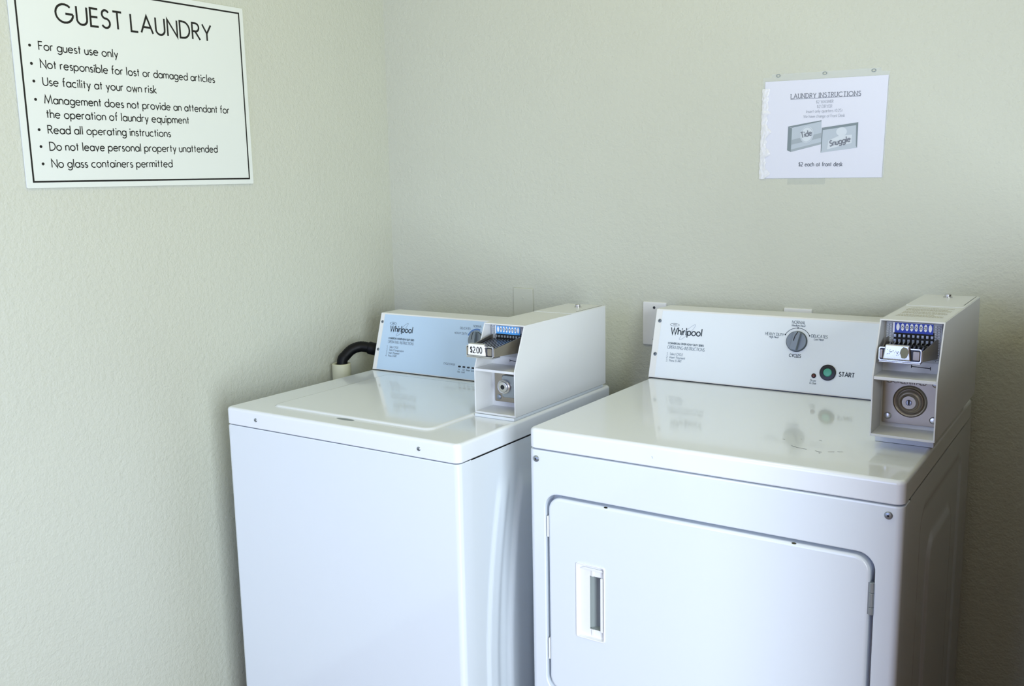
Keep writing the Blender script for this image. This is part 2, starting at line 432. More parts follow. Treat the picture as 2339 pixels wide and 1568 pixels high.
def knob(parent, F, x, w, r, tilt):
    mx = F @ T(x, w)
    g = G(); g.lathe([(r * 1.02, 0.0007), (r * 1.02, .002), (r, .0045), (r * .97, .0050)], 40, mx)
    o = g.make('cycle_knob', M['knobdark'], parent)
    g = G(); g.lathe([(r * .96, .0048), (r * .93, .0075), (0, .0075)], 40, mx)
    R = mx @ Matrix.Rotation(math.radians(tilt), 4, 'Z')
    bw_, hh = r * .31, r * .93
    prof = [(-bw_, -hh * .95), (bw_, -hh * .95), (bw_ * 1.0, hh * .93), (0, hh * 1.0), (-bw_, hh * .93)]
    g.prism(prof, .007, .0175, R, .0012, 2)
    g.make('knob_grip', M['knob'], o)
    g = G(); g.ribbon([(bw_ * .25, hh * .96), (-bw_ * .28, hh * .45), (-bw_ * .38, -hh * .05)], r * .08, R, .0176)
    g.make('pointer_line', M['black'], o)
    return o


# ---------------------------------------------------------------- coin meter
def coin_meter(loc, rz, z, bd, bw, bh, bk, bset, base, slide_out, price, big_lock, label, pin):
    """coin operated meter case, local origin = lower front left corner of the case"""
    t = empty('coin_meter', (loc[0], loc[1], z), rz); tag(t, label, 'coin meter', 'coin meters on the laundry machines')
    tw = .0028
    mxs = lambda x: frame((x, 0, 0), (0, 1, 0), (0, 0, 1))
    P = [(0, 0), (bd, 0), (bd, bh), (bset, bh), (0, bk)]
    g = G(); g.prism(P, 0, tw, mxs(0), .0009); g.prism(P, 0, tw, mxs(bw - tw), .0009)
    sl = lambda zz: bset * (zz - bk) / (bh - bk)
    g.prism([(bset, bh), (bd, bh), (bd, bh - tw), (sl(bh - tw), bh - tw)], tw * .3, bw - tw * .3, mxs(0), .0007)
    g.box(tw * .3, bw - tw * .3, 0, bd, 0, tw * 1.6, .0007)
    g.box(tw * .3, bw - tw * .3, bd - tw, bd, 0, bh)
    shell = g.make('case', M['boxpaint'], t)
    # service cover on the rear of the top
    yv = .252
    g = G(); g.box(.0012, bw - .0012, yv, bd - .001, bh - .0002, bh + .0011, .0006); cov = g.make('service_cover', M['boxpaint'], t)
    g = G(); g.box(bw - .0075, bw - .0062, yv + .03, bd - .006, bh + .0011, bh + .0014); g.make('cover_seam', M['darkmetal'], cov)
    g = G(); g.lathe([(.0088, bh + .001), (.0088, bh + .003), (.0066, bh + .0035), (.0064, bh + .0075), (.005, bh + .009), (0, bh + .0092)], 24, T(pin[0], pin[1])); g.make('cover_lock', M['chrome'], cov)
    # adapter base under the case
    g = G(); g.box(-.0030 if base > .012 else 0.001, .0970 if base > .012 else bw - .0015, .0580 if base > .012 else -.0035, .384 if base > .012 else bd - .012, -base + .0002, -.0006, .0012); g.make('mounting_base', M['enamel'], t)
    # inner bulkhead and shelf
    yb = .067
    g = G(); g.box(tw, bw - tw, yb, yb + .003, tw, bh - tw); bulk = g.make('bulkhead', M['boxpaint'], t)
    g = G(); g.box(tw, bw - tw, .0006, yb, bk - .0034, bk, .0012); g.box(tw, bw - tw, .0006, .0036, bk - .006, bk - .002, .0012)
    g.make('shelf', M['boxpaint'], t)
    mz = bk + .0095
    g = G(); F = FR(yb)
    for a, b in (((.052, mz + .001), (.0835, mz - .0005)), ((.052, mz + .004), (.052, mz - .002)), ((.0835, mz + .0025), (.0835, mz - .0035))): g.ribbon([a, b], .0012, F, .0003)
    g.make('slot_mark', M['dark'], bulk)
    # lower compartment
    if big_lock:
        g = G(); F = FR(.0655); g.prism(rrect(.0065, bw - .0062, .0125, bk - .006, .002, 3), 0, .0035, F, .0006); pl = g.make('lock_plate', M['steel'], t)
        mx = frame((.0535, .0620, .0550), (1, 0, 0), (0, 0, 1)) @ Matrix.Scale(.93, 4)
        g = G(); g.lathe([(.0315, .0001), (.0300, .0022), (.0285, .0034), (.0272, .0030), (.0238, .0006), (.0228, .0010), (.0222, .0065), (.0205, .0085), (.0175, .0095), (.0165, .0080), (.0150, .0095), (.0125, .0118), (0, .0118)], 48, mx)
        lk = g.make('coin_vault_lock', M['steel'], pl)
        g = G(); g.lathe([(.0056, .0119), (0, .0119)], 24, mx); g.make('keyway_ring', M['darkmetal'], lk)
        g = G(); g.lathe([(.0046, .0121), (0, .0121)], 24, mx); g.make('key_plug', M['chrome'], lk)
        g = G(); g.flat([(-.0014, -.0042), (.0016, -.0042), (.0016, .0050), (-.0014, .0050)], mx, .0123); g.make('keyhole', M['dark'], lk)
        g = G(); text(g, 'GREENWALD', .0515, .0866, .0080, .055, .15, FR(.0620), .0001, center=True); g.make('embossed_lettering', M['emboss'], pl)
        for sx, sz in ((.0165, .0255), (.0935, .0250), (.0950, .0905), (.0175, .0925)):
            g = G(); mx = frame((sx, .0620, sz), (1, 0, 0), (0, 0, 1)); g.lathe([(.0066, 0), (.0064, .0012), (.0045, .0030), (0, .0036)], 20, mx); g.make('plate_rivet', M['chrome'], pl)
    else:
        g = G(); F = FR(.0655); g.prism(rrect(.0125, bw - .0045, .016, bk - .006, .0015, 3), 0, .003, F, .0005); pl = g.make('lock_plate', M['steel'], t)
        g = G(); g.prism(rrect(.0490, bw - .008, .0330, .0835, .004, 4), .0, .0265, FR(.0628), .002); lk = g.make('lock_housing', M['zinc'], pl)
        mx = frame((.0560, .0365, .0580), (1, 0, 0), (0, 0, 1))
        g = G(); g.lathe([(.0165, 0), (.0165, .004), (.0145, .0055), (.0130, .0052), (.0118, .0075), (.0105, .0082), (0, .0082)], 28, mx); lb = g.make('lock_barrel', M['chrome'], pl)
        g = G(); g.lathe([(.0052, .0083), (0, .0083)], 20, mx); g.flat([(-.0012, -.0045), (.0014, -.0045), (.0014, .0045), (-.0012, .0045)], mx, .0087); g.make('keyway_ring', M['darkmetal'], pl)
        g = G(); mx = frame((.0235, .0625, .0262), (1, 0, 0), (0, 0, 1)); g.lathe([(.0062, 0), (.006, .0012), (.0045, .0024), (0, .0028)], 20, mx); g.make('plate_rivet', M['zinc'], pl)
    # upper compartment: slide mechanism
    z0, z1 = bk + .0195, bh - .0055
    g = G(); g.box(.0075, bw - .0075, .061, .0668, z0, z1, .0008)
    for k in range(15):
        zz = z0 + .003 + k * (z1 - z0 - .006) / 15
        for xa in (.0085, .0135, bw - .0195, bw - .0140): g.box(xa, xa + .0038, .0588, .0615, zz, zz + .0028)
    mech = g.make('slide_housing', M['ridge'], t)
    g = G(); g.box(.0195, bw - .0225, .0575, .0612, z1 - .0195, z1 - .001); g.make('label_holder', M['white'], mech)
    g = G(); F = FR(.0574); g.flat([(.0225, z1 - .0195), (.0865, z1 - .0195), (.0865, z1 - .0015), (.0225, z1 - .0015)], F, 0)
    lb = g.make('denomination_label', M['blue'] if big_lock else M['bluelight'], mech)
    pitch = .00765; xs = [.0280 + pitch * k for k in range(8)]
    g = G()
    for xx in xs: g.flat(ell(xx, z1 - .0092, .0028, .0066, 20), F, .0003)
    g.make('coin_ovals', M['white'], mech)
    g = G()
    for xx in xs[1:7]: text(g, '25', xx, z1 - .0112, .0042, .0040, .16, F, .0005, center=True)
    g.make('denomination_lettering', M['ink'], mech)
    zc0, zc1 = bk + .036, z1 - .0190
    g = G(); g.box(.0215, .0880, .0585, .0612, zc0 - .006, zc1 + .002); g.make('slot_backing', M['dark'], mech)
    g = G()
    for k in range(9):
        xx = .0280 + pitch * (k - .5)
        for j in range(4): g.box(xx - .0021, xx + .0021, .0545, .0590, zc0 + .001 + j * .0088, zc0 + j * .0088 + .0062, .0005)
    g.make('coin_comb', M['zinc'], mech)
    # the slide itself
    yf = -slide_out + .002
    zs = bk + (.0285 if big_lock else .0345)
    sld = G(); sld.box(.0130, .0790, yf + .004, .060, zs + .004, zs + .008)
    for xf, xr in ((.0115, .0115), (.0785, .0785 + (.058 - yf) * .27 * (1 if big_lock else .55))):
        prof = [(0, .002), (1, .000), (1, .0345), (.86, .0335), (0, .0190)]
        pt = lambda q, dx_: (xf + (xr - xf) * q[0] + dx_, yf + .004 + (.054 - yf) * q[0], zs + q[1])
        sld.loft([[pt(q, 0) for q in prof], [pt(q, .0018) for q in prof]], None, True, True)
    slide = sld.make('coin_slide', M['steel'], t)
    g = G()
    for k in range(9):
        xx = .0280 + pitch * (k - .5); xx = .0132 + (k + .5) * .0072
        g.prism([(yf + .010, zs + .008), (.056, zs + .008), (.056, zs + .0270), (yf + .010, zs + .0170)], 0, .0030, mxs(xx), .0004)
    g.make('coin_fins', M['chrome'], slide)
    g = G(); g.box(.0140, .0770, yf + .006, .056, zs + .0078, zs + .0130); g.make('slot_floor', M['dark'], slide)
    F = FR(yf + .004)
    g = G(); g.prism(rrect(.0085, .0795, zs - .0005, zs + .0245, .0035, 4), 0, .0030, F, .0009)
    g.box(.0100, .0780, yf - .0005, yf + .030, zs - .0025, zs - .0003, .0006)
    fpl = g.make('slide_front', M['chrome'], slide)
    g = G(); g.prism(rrect(.0105, .0775, zs + .0020, zs + .0225, .0028, 4), .003, .0031, F); g.make('front_recess', M['darkmetal'], slide)
    g = G(); g.prism([(.0165, zs + .0030), (.0635, zs + .0030), (.0600, zs + .0300), (.0205, zs + .0300)], 0, .0085, F, .0025, 3); cap_ = g.make('slide_handle', M['chrome'], slide)
    g = G(); g.prism(rrect(.0112, .0160, zs + .0045, zs + .0200, .0015, 3), .003, .0045, F, .0008); g.make('handle_flange', M['steel'], slide); g = G(); g.prism(rrect(.0655, .0765, zs + .0045, zs + .0200, .0015, 3), .003, .0045, F, .0008); g.make('handle_flange', M['steel'], slide)
    Fl = F @ T(0, 0, .0086)
    if price:
        g = G(); g.prism([(.0180, zs + .0050), (.0620, zs + .0050), (.0590, zs + .0285), (.0195, zs + .0285)], 0, .0004, Fl); g.make('price_label', M['white'], slide)
        g = G(); text(g, price, .0395, zs + .0098, .0128, .0310, .13, Fl, .0006, center=True); g.make('price_lettering', M['black'], slide)
    else:
        random.seed(5); g = G()
        pts = [(.0520 + .006 * math.cos(a) * (1 + .3 * random.random()), zs + .0165 + .009 * math.sin(a) * (1 + .3 * random.random())) for a in [2 * PI * i / 14 for i in range(14)]]
        g.flat(pts, Fl, .0003)
        for _ in range(26):
            xx, zz = .023 + .02 * random.random(), zs + .0125 + .009 * random.random(); a = random.random() * 6
            g.ribbon([(xx, zz), (xx + .0018 * math.cos(a), zz + .0014 * math.sin(a))], .0005, Fl, .0003)
        g.make('label_residue', M['stain'], slide)
        g = G()   # faint printed rules on the case top
        Ft = frame((0, 0, bh), (1, 0, 0), (0, 1, 0))
        random.seed(3)
        for k in range(10):
            yy = .098 + k * .0115 + .007 * (k // 3); x = .014 + .004 * random.random(); xe = bw - .014 - (.02 * random.random() if k % 3 == 2 else 0)
            while x < xe:
                l = .0015 + .004 * random.random(); g.ribbon([(x, yy), (min(x + l, xe), yy)], .0048, Ft, .00005); x += l + .0012
        g.make('top_printing', M['boxink'], t)
    return t


def cw(px, py, rz, x, y):
    c, s_ = math.cos(rz), math.sin(rz); return (px + c * x - s_ * y, py + s_ * x + c * y)


# ================================================================ washing machine
wx, wy, ww, wz, wl, wr = .15994, -.80632, .68805, .914, .04085, math.radians(.57948)
wd = .655
t = empty('washing_machine', (wx, wy, 0), wr)
tag(t, 'white top-loading washing machine in the corner with a pale blue control panel', 'washing machine')
zt = wz - wl - .0018
g = G(); r = .013
fl = [(.0, .046)] + [(r - r * math.cos(a), r - r * math.sin(a)) for a in [PI / 2 * i / 6 for i in range(7)]]
fl += [(ww - r + r * math.sin(a), r - r * math.cos(a)) for a in [PI / 2 * i / 6 for i in range(7)]] + [(ww, .046)]
loops = [[(x, y, .02) for x, y in fl], [(x, y, zt - .003) for x, y in fl], [(ww / 2 + (x - ww / 2) * .994, y + .002 * (1 if y < .02 else 0), zt) for x, y in fl]]
g.loft(loops, None, closed=False)
g.add([(x, y, zt - .0001) for x, y in loops[2] and [(q[0], q[1]) for q in loops[2]]], [tuple(range(len(fl)))])
g.make('front_panel', M['enamel'], t)


def side_panel(name, parent, x, d0, d1, z0, z1, hfun, mat_, sign=1, ny=70, nz=90):
    g = G(); vs = []; fs = []
    for j in range(nz + 1):
        zz = z0 + (z1 - z0) * j / nz
        for i in range(ny + 1):
            yy = d0 + (d1 - d0) * i / ny; vs.append((x + sign * hfun(yy, zz), yy, zz))
    for j in range(nz):
        for i in range(ny):
            q = (j * (ny + 1) + i, j * (ny + 1) + i + 1, (j + 1) * (ny + 1) + i + 1, (j + 1) * (ny + 1) + i)
            fs.append(q if sign > 0 else q[::-1])
    g.add(vs, fs); g.box(min(x - sign * .02, x - sign * .004), max(x - sign * .02, x - sign * .004), d0, d1, z0, z1)
    return g.make(name, mat_, parent, 60, wn=False)


def sstep(a, b, v):
    v = max(0, min(1, (v - a) / (b - a))); return v * v * (3 - 2 * v)


def ribs(y, z):
    """swept ribs pressed into the washer's side"""
    cz = max(0.0, z - .36)
    off = .085 + .26 * cz ** 2 * 1.15                     # curved leading edge
    top = 1 - sstep(.765, .81, z + .12 * max(0, y - .2))
    h = 0
    h += .0035 * (sstep(off, off + .006, y) - sstep(off + .032, off + .052, y))
    h += .0060 * (sstep(off + .078, off + .092, y) - sstep(off + .16, off + .20, y))
    h += .0040 * (sstep(off + .25, off + .27, y) - sstep(off + .34, off + .38, y))
    return h * top - .0012


for nm, x, sg in (('side_panel', ww - .0005, 1), ('side_panel', .0005, -1)):
    side_panel(nm, t, x, .0475, wd, .02, zt - .001, ribs, M['enamel'], sg, 110, 60)
G().box(.003, ww - .003, .04, wd - .002, .02, zt - .002).make('cabinet_core', M['dark'], t, wn=False)
G().box(.004, ww - .004, .03, wd - .003, zt - .004, wz - wl + .004).make('deck_gasket', M['dark'], t, wn=False)  # black block darkens the gap under the deck, standing in for shade
for x in (.05, ww - .05):
    for y in (.06, wd - .06): G().lathe([(.022, 0), (.022, .012), (.012, .014), (.012, .024), (0, .024)], 20, T(x, y)).make('foot', M['blackplastic'], t)
deck = deck_slab(ww, wd, wz - wl, wz, .014, .0075).make('top_deck', M['deck'], t)
for x, z in ((.1034, .8932), (.5875, .8921)): screw('deck_screw', t, frame((x, 0, z), (1, 0, 0), (0, 0, 1)), .0046, .0022)
# lid
g = G(); loops = []
lx0, lx1, ly0, ly1 = .098, .5725, .057, .478
for k, zz in ((-.003, 0.0001), (0, .0012), (.0012, .0030), (.0035, .0042), (.008, .0046)):
    loops.append([(p[0], p[1], wz + zz) for p in rrect(lx0 + k, lx1 - k, ly0 + k, ly1 - k, .022 - k * .5, 8)])
g.loft(loops, None, False, True); g.make('lid', M['deck'], t)
g = G(); g.loft([[(p[0], p[1], wz + .0003 + .0007 * q) for p in ell(.3415, .0475, .026 * (1 - .3 * q), .0065 * (1 - .5 * q), 28)] for q in (0, 1)], None, False, True)
g.make('finger_notch', M['zinc'], t)  # grey raised oval painted for the shaded hollow of the notch
# console
cy, cyt, ch = .52026, .56905, .15636
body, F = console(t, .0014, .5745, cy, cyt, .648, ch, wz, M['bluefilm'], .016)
for u, w in ((.0118, .1381), (.0120, .0590)): screw('console_screw', t, F @ T(u, w), .0042, .0020, M['screwgrey'])
gd, gp, gl, gb = G(), G(), G(), G(); n = .0008
logo(gd, gp, F, .0452, .1250, .1125, .0162, n)
text(gb, 'COMMERCIAL WASHER HEAVY DUTY SERIES', .0440, .0908, .0048, .0915, .22, F, n)
text(gl, 'OPERATING INSTRUCTIONS', .0440, .0795, .0072, .0915, .13, F, n)
for i, s_ in enumerate(('Select CYCLE', 'Select Temperature', 'Insert Payment', 'Press START')):
    text(gl, '%d.' % (i + 1), .0430, .0660 - i * .0082, .0055, None, .13, F, n)
    text(gl, s_, .0530, .0660 - i * .0082, .0055, (.031, .052, .038, .030)[i], .14, F, n)
text(gl, 'DELICATES', .2850, .1355, .0055, .0335, .14, F, n); text(gl, 'HEAVY DUTY', .2690, .1213, .0055, .0410, .14, F, n); text(gl, 'NORMAL', .3270, .1435, .0055, .0270, .14, F, n)
text(gl, 'CYCLE STATUS', .2480, .0365, .0050, .0380, .14, F, n)
for i, s_ in enumerate((('In', 'Use'), ('Lid', 'Lock'), ('Rinse',), ('Spin',))):
    for j, q in enumerate(s_): text(gl, q, .3017 + .0146 * i, .0255 - j * .0062, .0045, None, .14, F, n, center=True)
gd.make('logo_lettering', M['ink'], t); gp.make('logo_swoosh', M['inklight'], t); gb.make('heading_lettering', M['inkmid'], t); gl.make('instruction_lettering', M['inklight'], t)
g = G(); g.ribbon(ell(.341, .1095, .0285, .0285, 24, 0, 158, 70, False), .0040, F, n); g.make('dial_arc', mat('blue_arc', (.36, .52, .78), .5), t)
g = G(); g.ribbon(ell(.341, .1095, .0250, .0250, 24, 0, 158, 40, False), .0012, F, n); g.make('dial_arc', M['inkmid'], t)
knob(t, F, .341, .1095, .0222, 5)
for i in range(4):
    g = G(); mx = F @ T(.3017 + .0146 * i, .0350, .0007); g.prism(rrect(-.0043, .0043, -.0021, .0021, .0018, 4), 0, .0008, mx); g.make('indicator_light', M['ledoff'], t)

# ---- its coin meter
bx, by = .57589, .21591
wb = .0075
loc = cw(wx, wy, wr, bx, by)
coin_meter(loc, wr, wz + wb, .41731, .10784, .20385 - wb + .0011, .1077 - wb + .0011, .04317, wb, .042, '$2.00', False,
           'coin meter on the washing machine, slide pulled out with a $2.00 label', (.0617, .359))

# ================================================================ clothes dryer
dx, dy, dw, dz, dl, dr = .96457, -.72207, .70618, .94812, .04069, math.radians(.6361)
dd = .68637
t = empty('clothes_dryer', (dx, dy, 0), dr)
tag(t, 'white front-loading dryer with a square door and a green START button', 'clothes dryer')
zt = dz - dl - .0020
g = G(); F = FR(0); r = .013
ox0, ox1, oz0, oz1, orr = .0365, .6660, .398, .8190, .030
zb = .02
# corner wraps and top edge
arcL = [(0, .046)] + [(r - r * math.cos(a), r - r * math.sin(a)) for a in [PI / 2 * i / 6 for i in range(7)]]
arcR = [(dw - r + r * math.sin(a), r - r * math.cos(a)) for a in [PI / 2 * i / 6 for i in range(7)]] + [(dw, .046)]
for arc in (arcL, arcR): g.loft([[(x, y, zb) for x, y in arc], [(x, y, zt - .004) for x, y in arc]], None, closed=False)
fl = arcL + arcR
l0 = [(x, y, zt - .004) for x, y in fl]; l1 = [(x, y + (.0012 if y < .02 else 0), zt - .0012) for x, y in fl]; l2 = [(dw / 2 + (x - dw / 2) * .99, y + (.004 if y < .02 else 0), zt) for x, y in fl]
g.loft([l0, l1, l2], None, closed=False)
g.add(l2, [tuple(range(len(l2)))])
# flat sheet with the door opening
e = .0025
g.holed([(r, zb), (dw - r, zb), (dw - r, zt - .004), (r, zt - .004)], [rrect(ox0 - e, ox1 + e, oz0 - e, oz1 + e, orr + e, 10)], F)
L = []
for i in range(5):
    a = PI / 2 * i / 4; k = e * (1 - math.sin(a)); L.append([(p[0], e * (1 - math.cos(a)), p[1]) for p in rrect(ox0 - k, ox1 + k, oz0 - k, oz1 + k, orr + k, 10)])
L.append([(p[0], .030, p[1]) for p in rrect(ox0, ox1, oz0, oz1, orr, 10)])
g.loft([l[::-1] for l in L], None, False, False)
g.flat(rrect(ox0, ox1, oz0, oz1, orr, 10), FR(.030))
fpn = g.make('front_panel', M['enamel'], t)


def panel(y, z):
    """stepped recesses pressed into the dryer's side"""
    def rr(y0, y1, z1, k, rad):
        # signed distance to rounded rect open at the bottom
        cx, hx = (y0 + y1) / 2, (y1 - y0) / 2; qx = abs(y - cx) - hx + rad; qz = (z - z1) + rad
        d = math.hypot(max(qx, 0), max(qz, 0)) + min(max(qx, qz), 0) - rad
        return 1 - sstep(-k, 0, d)
    return -.0035 * rr(.150, .585, .858, .014, .05) + .0040 * rr(.240, .50, .775, .014, .05)


for x, sg in ((dw - .0003, 1), (.0003, -1)):
    side_panel('side_panel', t, x, .0475, dd, .02, dz - dl - .0003, panel, M['enamel'], sg, 110, 110)
G().box(.005, dw - .005, .045, dd - .002, .02, zt - .004).make('cabinet_core', M['dark'], t, wn=False)
G().box(.005, dw - .005, .03, dd - .003, zt - .003, dz - dl + .004).make('deck_gasket', M['dark'], t, wn=False)  # black filler paints the shade in the gap below the dryer deck
for x in (.05, dw - .05):
    for y in (.06, dd - .06): G().lathe([(.022, 0), (.022, .012), (.012, .014), (.012, .024), (0, .024)], 20, T(x, y)).make('foot', M['blackplastic'], t)
deck_slab(dw, dd, dz - dl, dz, .014, .0075).make('top_deck', M['deck'], t)
for u, w in ((.0181, .8867), (.6829, .8890)): screw('panel_screw', t, frame((u, 0, w), (1, 0, 0), (0, 0, 1)), .0066, .0035)
# door
g = G(); x0, x1, z0, z1, rad = .0440, .6590, .4055, .8130, .028
hx0, hx1, hz0, hz1 = .1070, .1712, .5345, .6905
L = []; e = .0060
for i in range(7):
    a = PI / 2 * i / 6; k = e * (1 - math.sin(a)); L.append([(p[0], -.001 + e * (1 - math.cos(a)), p[1]) for p in rrect(x0 + k, x1 - k, z0 + k, z1 - k, rad - k, 10)])
L = [[(p[0], -.001, p[1]) for p in rrect(x0 + e, x1 - e, z0 + e, z1 - e, rad - e, 10)]] + L[1:] + [[(p[0], .0295, p[1]) for p in rrect(x0, x1, z0, z1, rad, 10)]]
g.loft(L, None, False, False)
g.holed(rrect(x0 + e, x1 - e, z0 + e, z1 - e, rad - e, 10), [rrect(hx0 + .002, hx1 - .002, hz0 + .002, hz1 - .002, .003, 4)], FR(-.001))
door_o = g.make('door', M['enamel'], t)
# recessed pull
g = G(); F = FR(-.001)
R_ = lambda k, n, rr=.0035: [(p[0], p[1], n) for p in rrect(hx0 + k, hx1 - k, hz0 + k, hz1 - k, max(rr, .0012), 4)]
g.loft([R_(0, 0, .004), R_(.0004, .0016, .004), R_(.0014, .0020), R_(.0026, .0016), R_(.0034, -.0065)], F)
cvx0, cvx1, cvz0, cvz1 = .1345, .1605, .5545, .6650
ins = rrect(hx0 + .0034, hx1 - .0034, hz0 + .0034, hz1 - .0034, .0012, 4)
g.holed(ins, [[(cvx0, cvz0), (cvx1, cvz0), (cvx1, cvz1), (cvx0, cvz1)]], F, -.0065)
g.prism([(cvx1 - .0005, cvz0), (cvx1 + .005, cvz0), (cvx1 + .005, cvz1 + .001), (cvx1 - .0005, cvz1 + .001)], -.0065, -.0005, F, .0012)
g.prism([(cvx0 - .021, cvz1 + .012), (cvx1 + .004, cvz1 + .012), (cvx1 + .004, cvz1 + .0165), (cvx0 - .012, cvz1 + .0170)], -.0065, -.0035, F, .0008)
g.prism([(cvx0 + .004, cvz1), (cvx0 + .009, cvz1), (cvx0 + .009, cvz1 + .012), (cvx0 + .004, cvz1 + .012)], -.0065, -.0045, F, .0005)
g.prism([(cvx0 + .004, cvz0 - .013), (cvx0 + .009, cvz0 - .013), (cvx0 + .009, cvz0), (cvx0 + .004, cvz0)], -.0065, -.0045, F, .0005)
g.make('pull_frame', M['plastic'], door_o)
g = G(); L = []
for zz in (cvz0, cvz0 + .003, cvz1 - .003, cvz1):
    L.append([(cvx0 + (cvx1 - cvx0) * i / 12, zz, -.0065 - .019 * math.sin(PI * i / 12) ** .6 * (1 if cvz0 < zz < cvz1 else .97)) for i in range(13)])
g.loft(L, F, closed=False)
for zz in (cvz0, cvz1): g.flat([(cvx0 + (cvx1 - cvx0) * i / 12, -.0065 - .019 * math.sin(PI * i / 12) ** .6) for i in range(13)], F @ Matrix(((1, 0, 0, 0), (0, 0, 1, zz), (0, 1, 0, 0), (0, 0, 0, 1))))
g.make('pull_cup', M['cup'], door_o)
for u in (.172, .5325):
    g = G(); g.loft([[(p[0], p[1], 0) for p in ell(0, 0, .0042, .0018, 16)], [(p[0], p[1], .0004) for p in ell(0, 0, .0036, .0014, 16)]], frame((u, .0012, z1 - .0012), (1, 0, 0), (0, 1, 1)), False, True); g.make('hole_plug', M['blackplastic'], door_o)
# hinges, latch strips
for za, zb_ in ((.7144, .7700), (.4600, .5156)):
    g = G(); hxx = .6622
    for a, b in ((za, za + .0125), (za + .0132, zb_ - .018), (zb_ - .0175, zb_)):
        g.lathe([(.0036, a), (.0043, a + .0008), (.0043, b - .0008), (.0036, b)], 18, T(hxx, .0012))
    g.box(hxx - .0075, hxx - .002, .0002, .0012, za, zb_, .0003)
    g.make('hinge', M['hinge'], t)
for za, zb_ in ((.7275, .7712), (.4661, .5118)):
    g = G(); g.box(.0392, .0436, .002, .0290, za, zb_, .0012); g.make('strike_plate', M['plastic'], t)
# console
cy, cyt, ch = .5545, .60296, .16515
body, F = console(t, -.0030, .6088, cy, cyt, .684, ch, dz, M['faceplate'], .0175)
for u, w in ((.0097, .1426), (.0083, .0602)): screw('console_screw', t, F @ T(u, w), .0046, .0022, M['screwgrey'])
gd, gp, gl, gm, gb = G(), G(), G(), G(), G()
logo(gd, gp, F, .0432, .1226, .1115, .0165, n)
text(gb, 'COMMERCIAL DRYER HEAVY DUTY SERIES', .0392, .0870, .0043, .0920, .22, F, n)
text(gl, 'OPERATING INSTRUCTIONS', .0390, .0757, .0075, .0955, .12, F, n)
for i, s_ in enumerate(('Select CYCLE', 'Insert Payment', 'Press START')):
    text(gl, '%d.' % (i + 1), .0392, .0605 - i * .0081, .0056, None, .13, F, n)
    text(gl, s_, .0480, .0605 - i * .0081, .0056, (.0330, .0400, .0320)[i], .13, F, n)
text(gm, 'NORMAL', .3505, .1568, .0065, .0300, .13, F, n, center=True); text(gm, 'Medium Heat', .3508, .1505, .0046, .0310, .15, F, n, center=True)
text(gm, 'HEAVY DUTY', .2770, .1262, .0065, .0425, .13, F, n); text(gm, 'High Heat', .2868, .1206, .0046, .0215, .15, F, n)
text(gm, 'DELICATES', .3822, .1282, .0065, .0358, .13, F, n); text(gm, 'Low Heat', .3890, .1222, .0046, .0210, .15, F, n)
text(gd, 'CYCLES', .3371, .0803, .0068, .0265, .17, F, n)
text(gd, 'START', .4518, .0462, .0094, .0325, .18, F, n)
text(gm, 'Dryer', .3906, .0294, .0044, .0130, .14, F, n); text(gm, 'In Use', .3900, .0234, .0044, .0142, .14, F, n)
gd.make('logo_lettering', M['ink'], t); gp.make('logo_swoosh', M['inkpale'], t); gb.make('heading_lettering', M['inkmid'], t); gl.make('instruction_lettering', M['inklight'], t); gm.make('cycle_lettering', M['inkmid'], t)
g = G(); g.ribbon(ell(.3508, .1160, .0312, .0312, 30, 0, 153, 29, False), .0011, F, n)
for a in (153, 91, 29): g.flat(ell(.3508 + .0312 * math.cos(math.radians(a)), .1160 + .0312 * math.sin(math.radians(a)), .0017, .0017, 14), F, n + .0004)
g.make('dial_arc', M['ink'], t)
knob(t, F, .3508, .1163, .0234, -9)
mx = F @ T(.4272, .0520)
g = G(); g.lathe([(.0178, .0007), (.0178, .0030), (.0166, .0042), (.0100, .0046), (.0096, .0030)], 40, mx); sb = g.make('start_button', M['blackplastic'], t)
g = G(); g.lathe([(.0095, .0015), (.0093, .0042), (.0076, .0056), (0, .0060)], 32, mx); g.make('green_cap', M['green'], sb)
mx = F @ T(.3973, .0423)
g = G(); g.lathe([(.0052, .0007), (.0052, .0018), (.0040, .0024), (.0036, .0018)], 24, mx); ld = g.make('indicator_light', M['blackplastic'], t)
g = G(); g.lathe([(.0035, .0014), (.0030, .0028), (0, .0036)], 20, mx); g.make('red_lens', M['led'], ld)
# scuffs on the deck
g = G(); Ft = frame((0, 0, dz), (1, 0, 0), (0, 1, 0))
for a, b in (((.4592, .157), (.4640, .1555)), ((.4880, .1735), (.4905, .172)), ((.5195, .1815), (.5250, .179)), ((.4870, .121), (.4990, .114)), ((.4990, .114), (.5180, .110)), ((.5330, .108), (.5460, .104)), ((.5540, .112), (.5640, .118)), ((.5680, .122), (.5770, .124)), ((.5420, .099), (.5450, .097))):
    g.ribbon([a, b], .0011, Ft, .00005)
g.make('scuff_marks', M['grime'], t)
g = G(); g.ribbon([(.2680, .9275), (.2700, .9235)], .0012, FR(0), .0002); g.make('chip_mark', M['inkpale'], t)

# ---- its coin meter
bx, by = .61036, .16793
db = .0243
loc = cw(dx, dy, dr, bx, by)
coin_meter(loc, dr, dz + db, .4458, .10784, .20385, .1077, .04317, db, .0, None, True,
           'coin meter on the dryer, slide pushed in below a dark blue label', (.0527, .404))

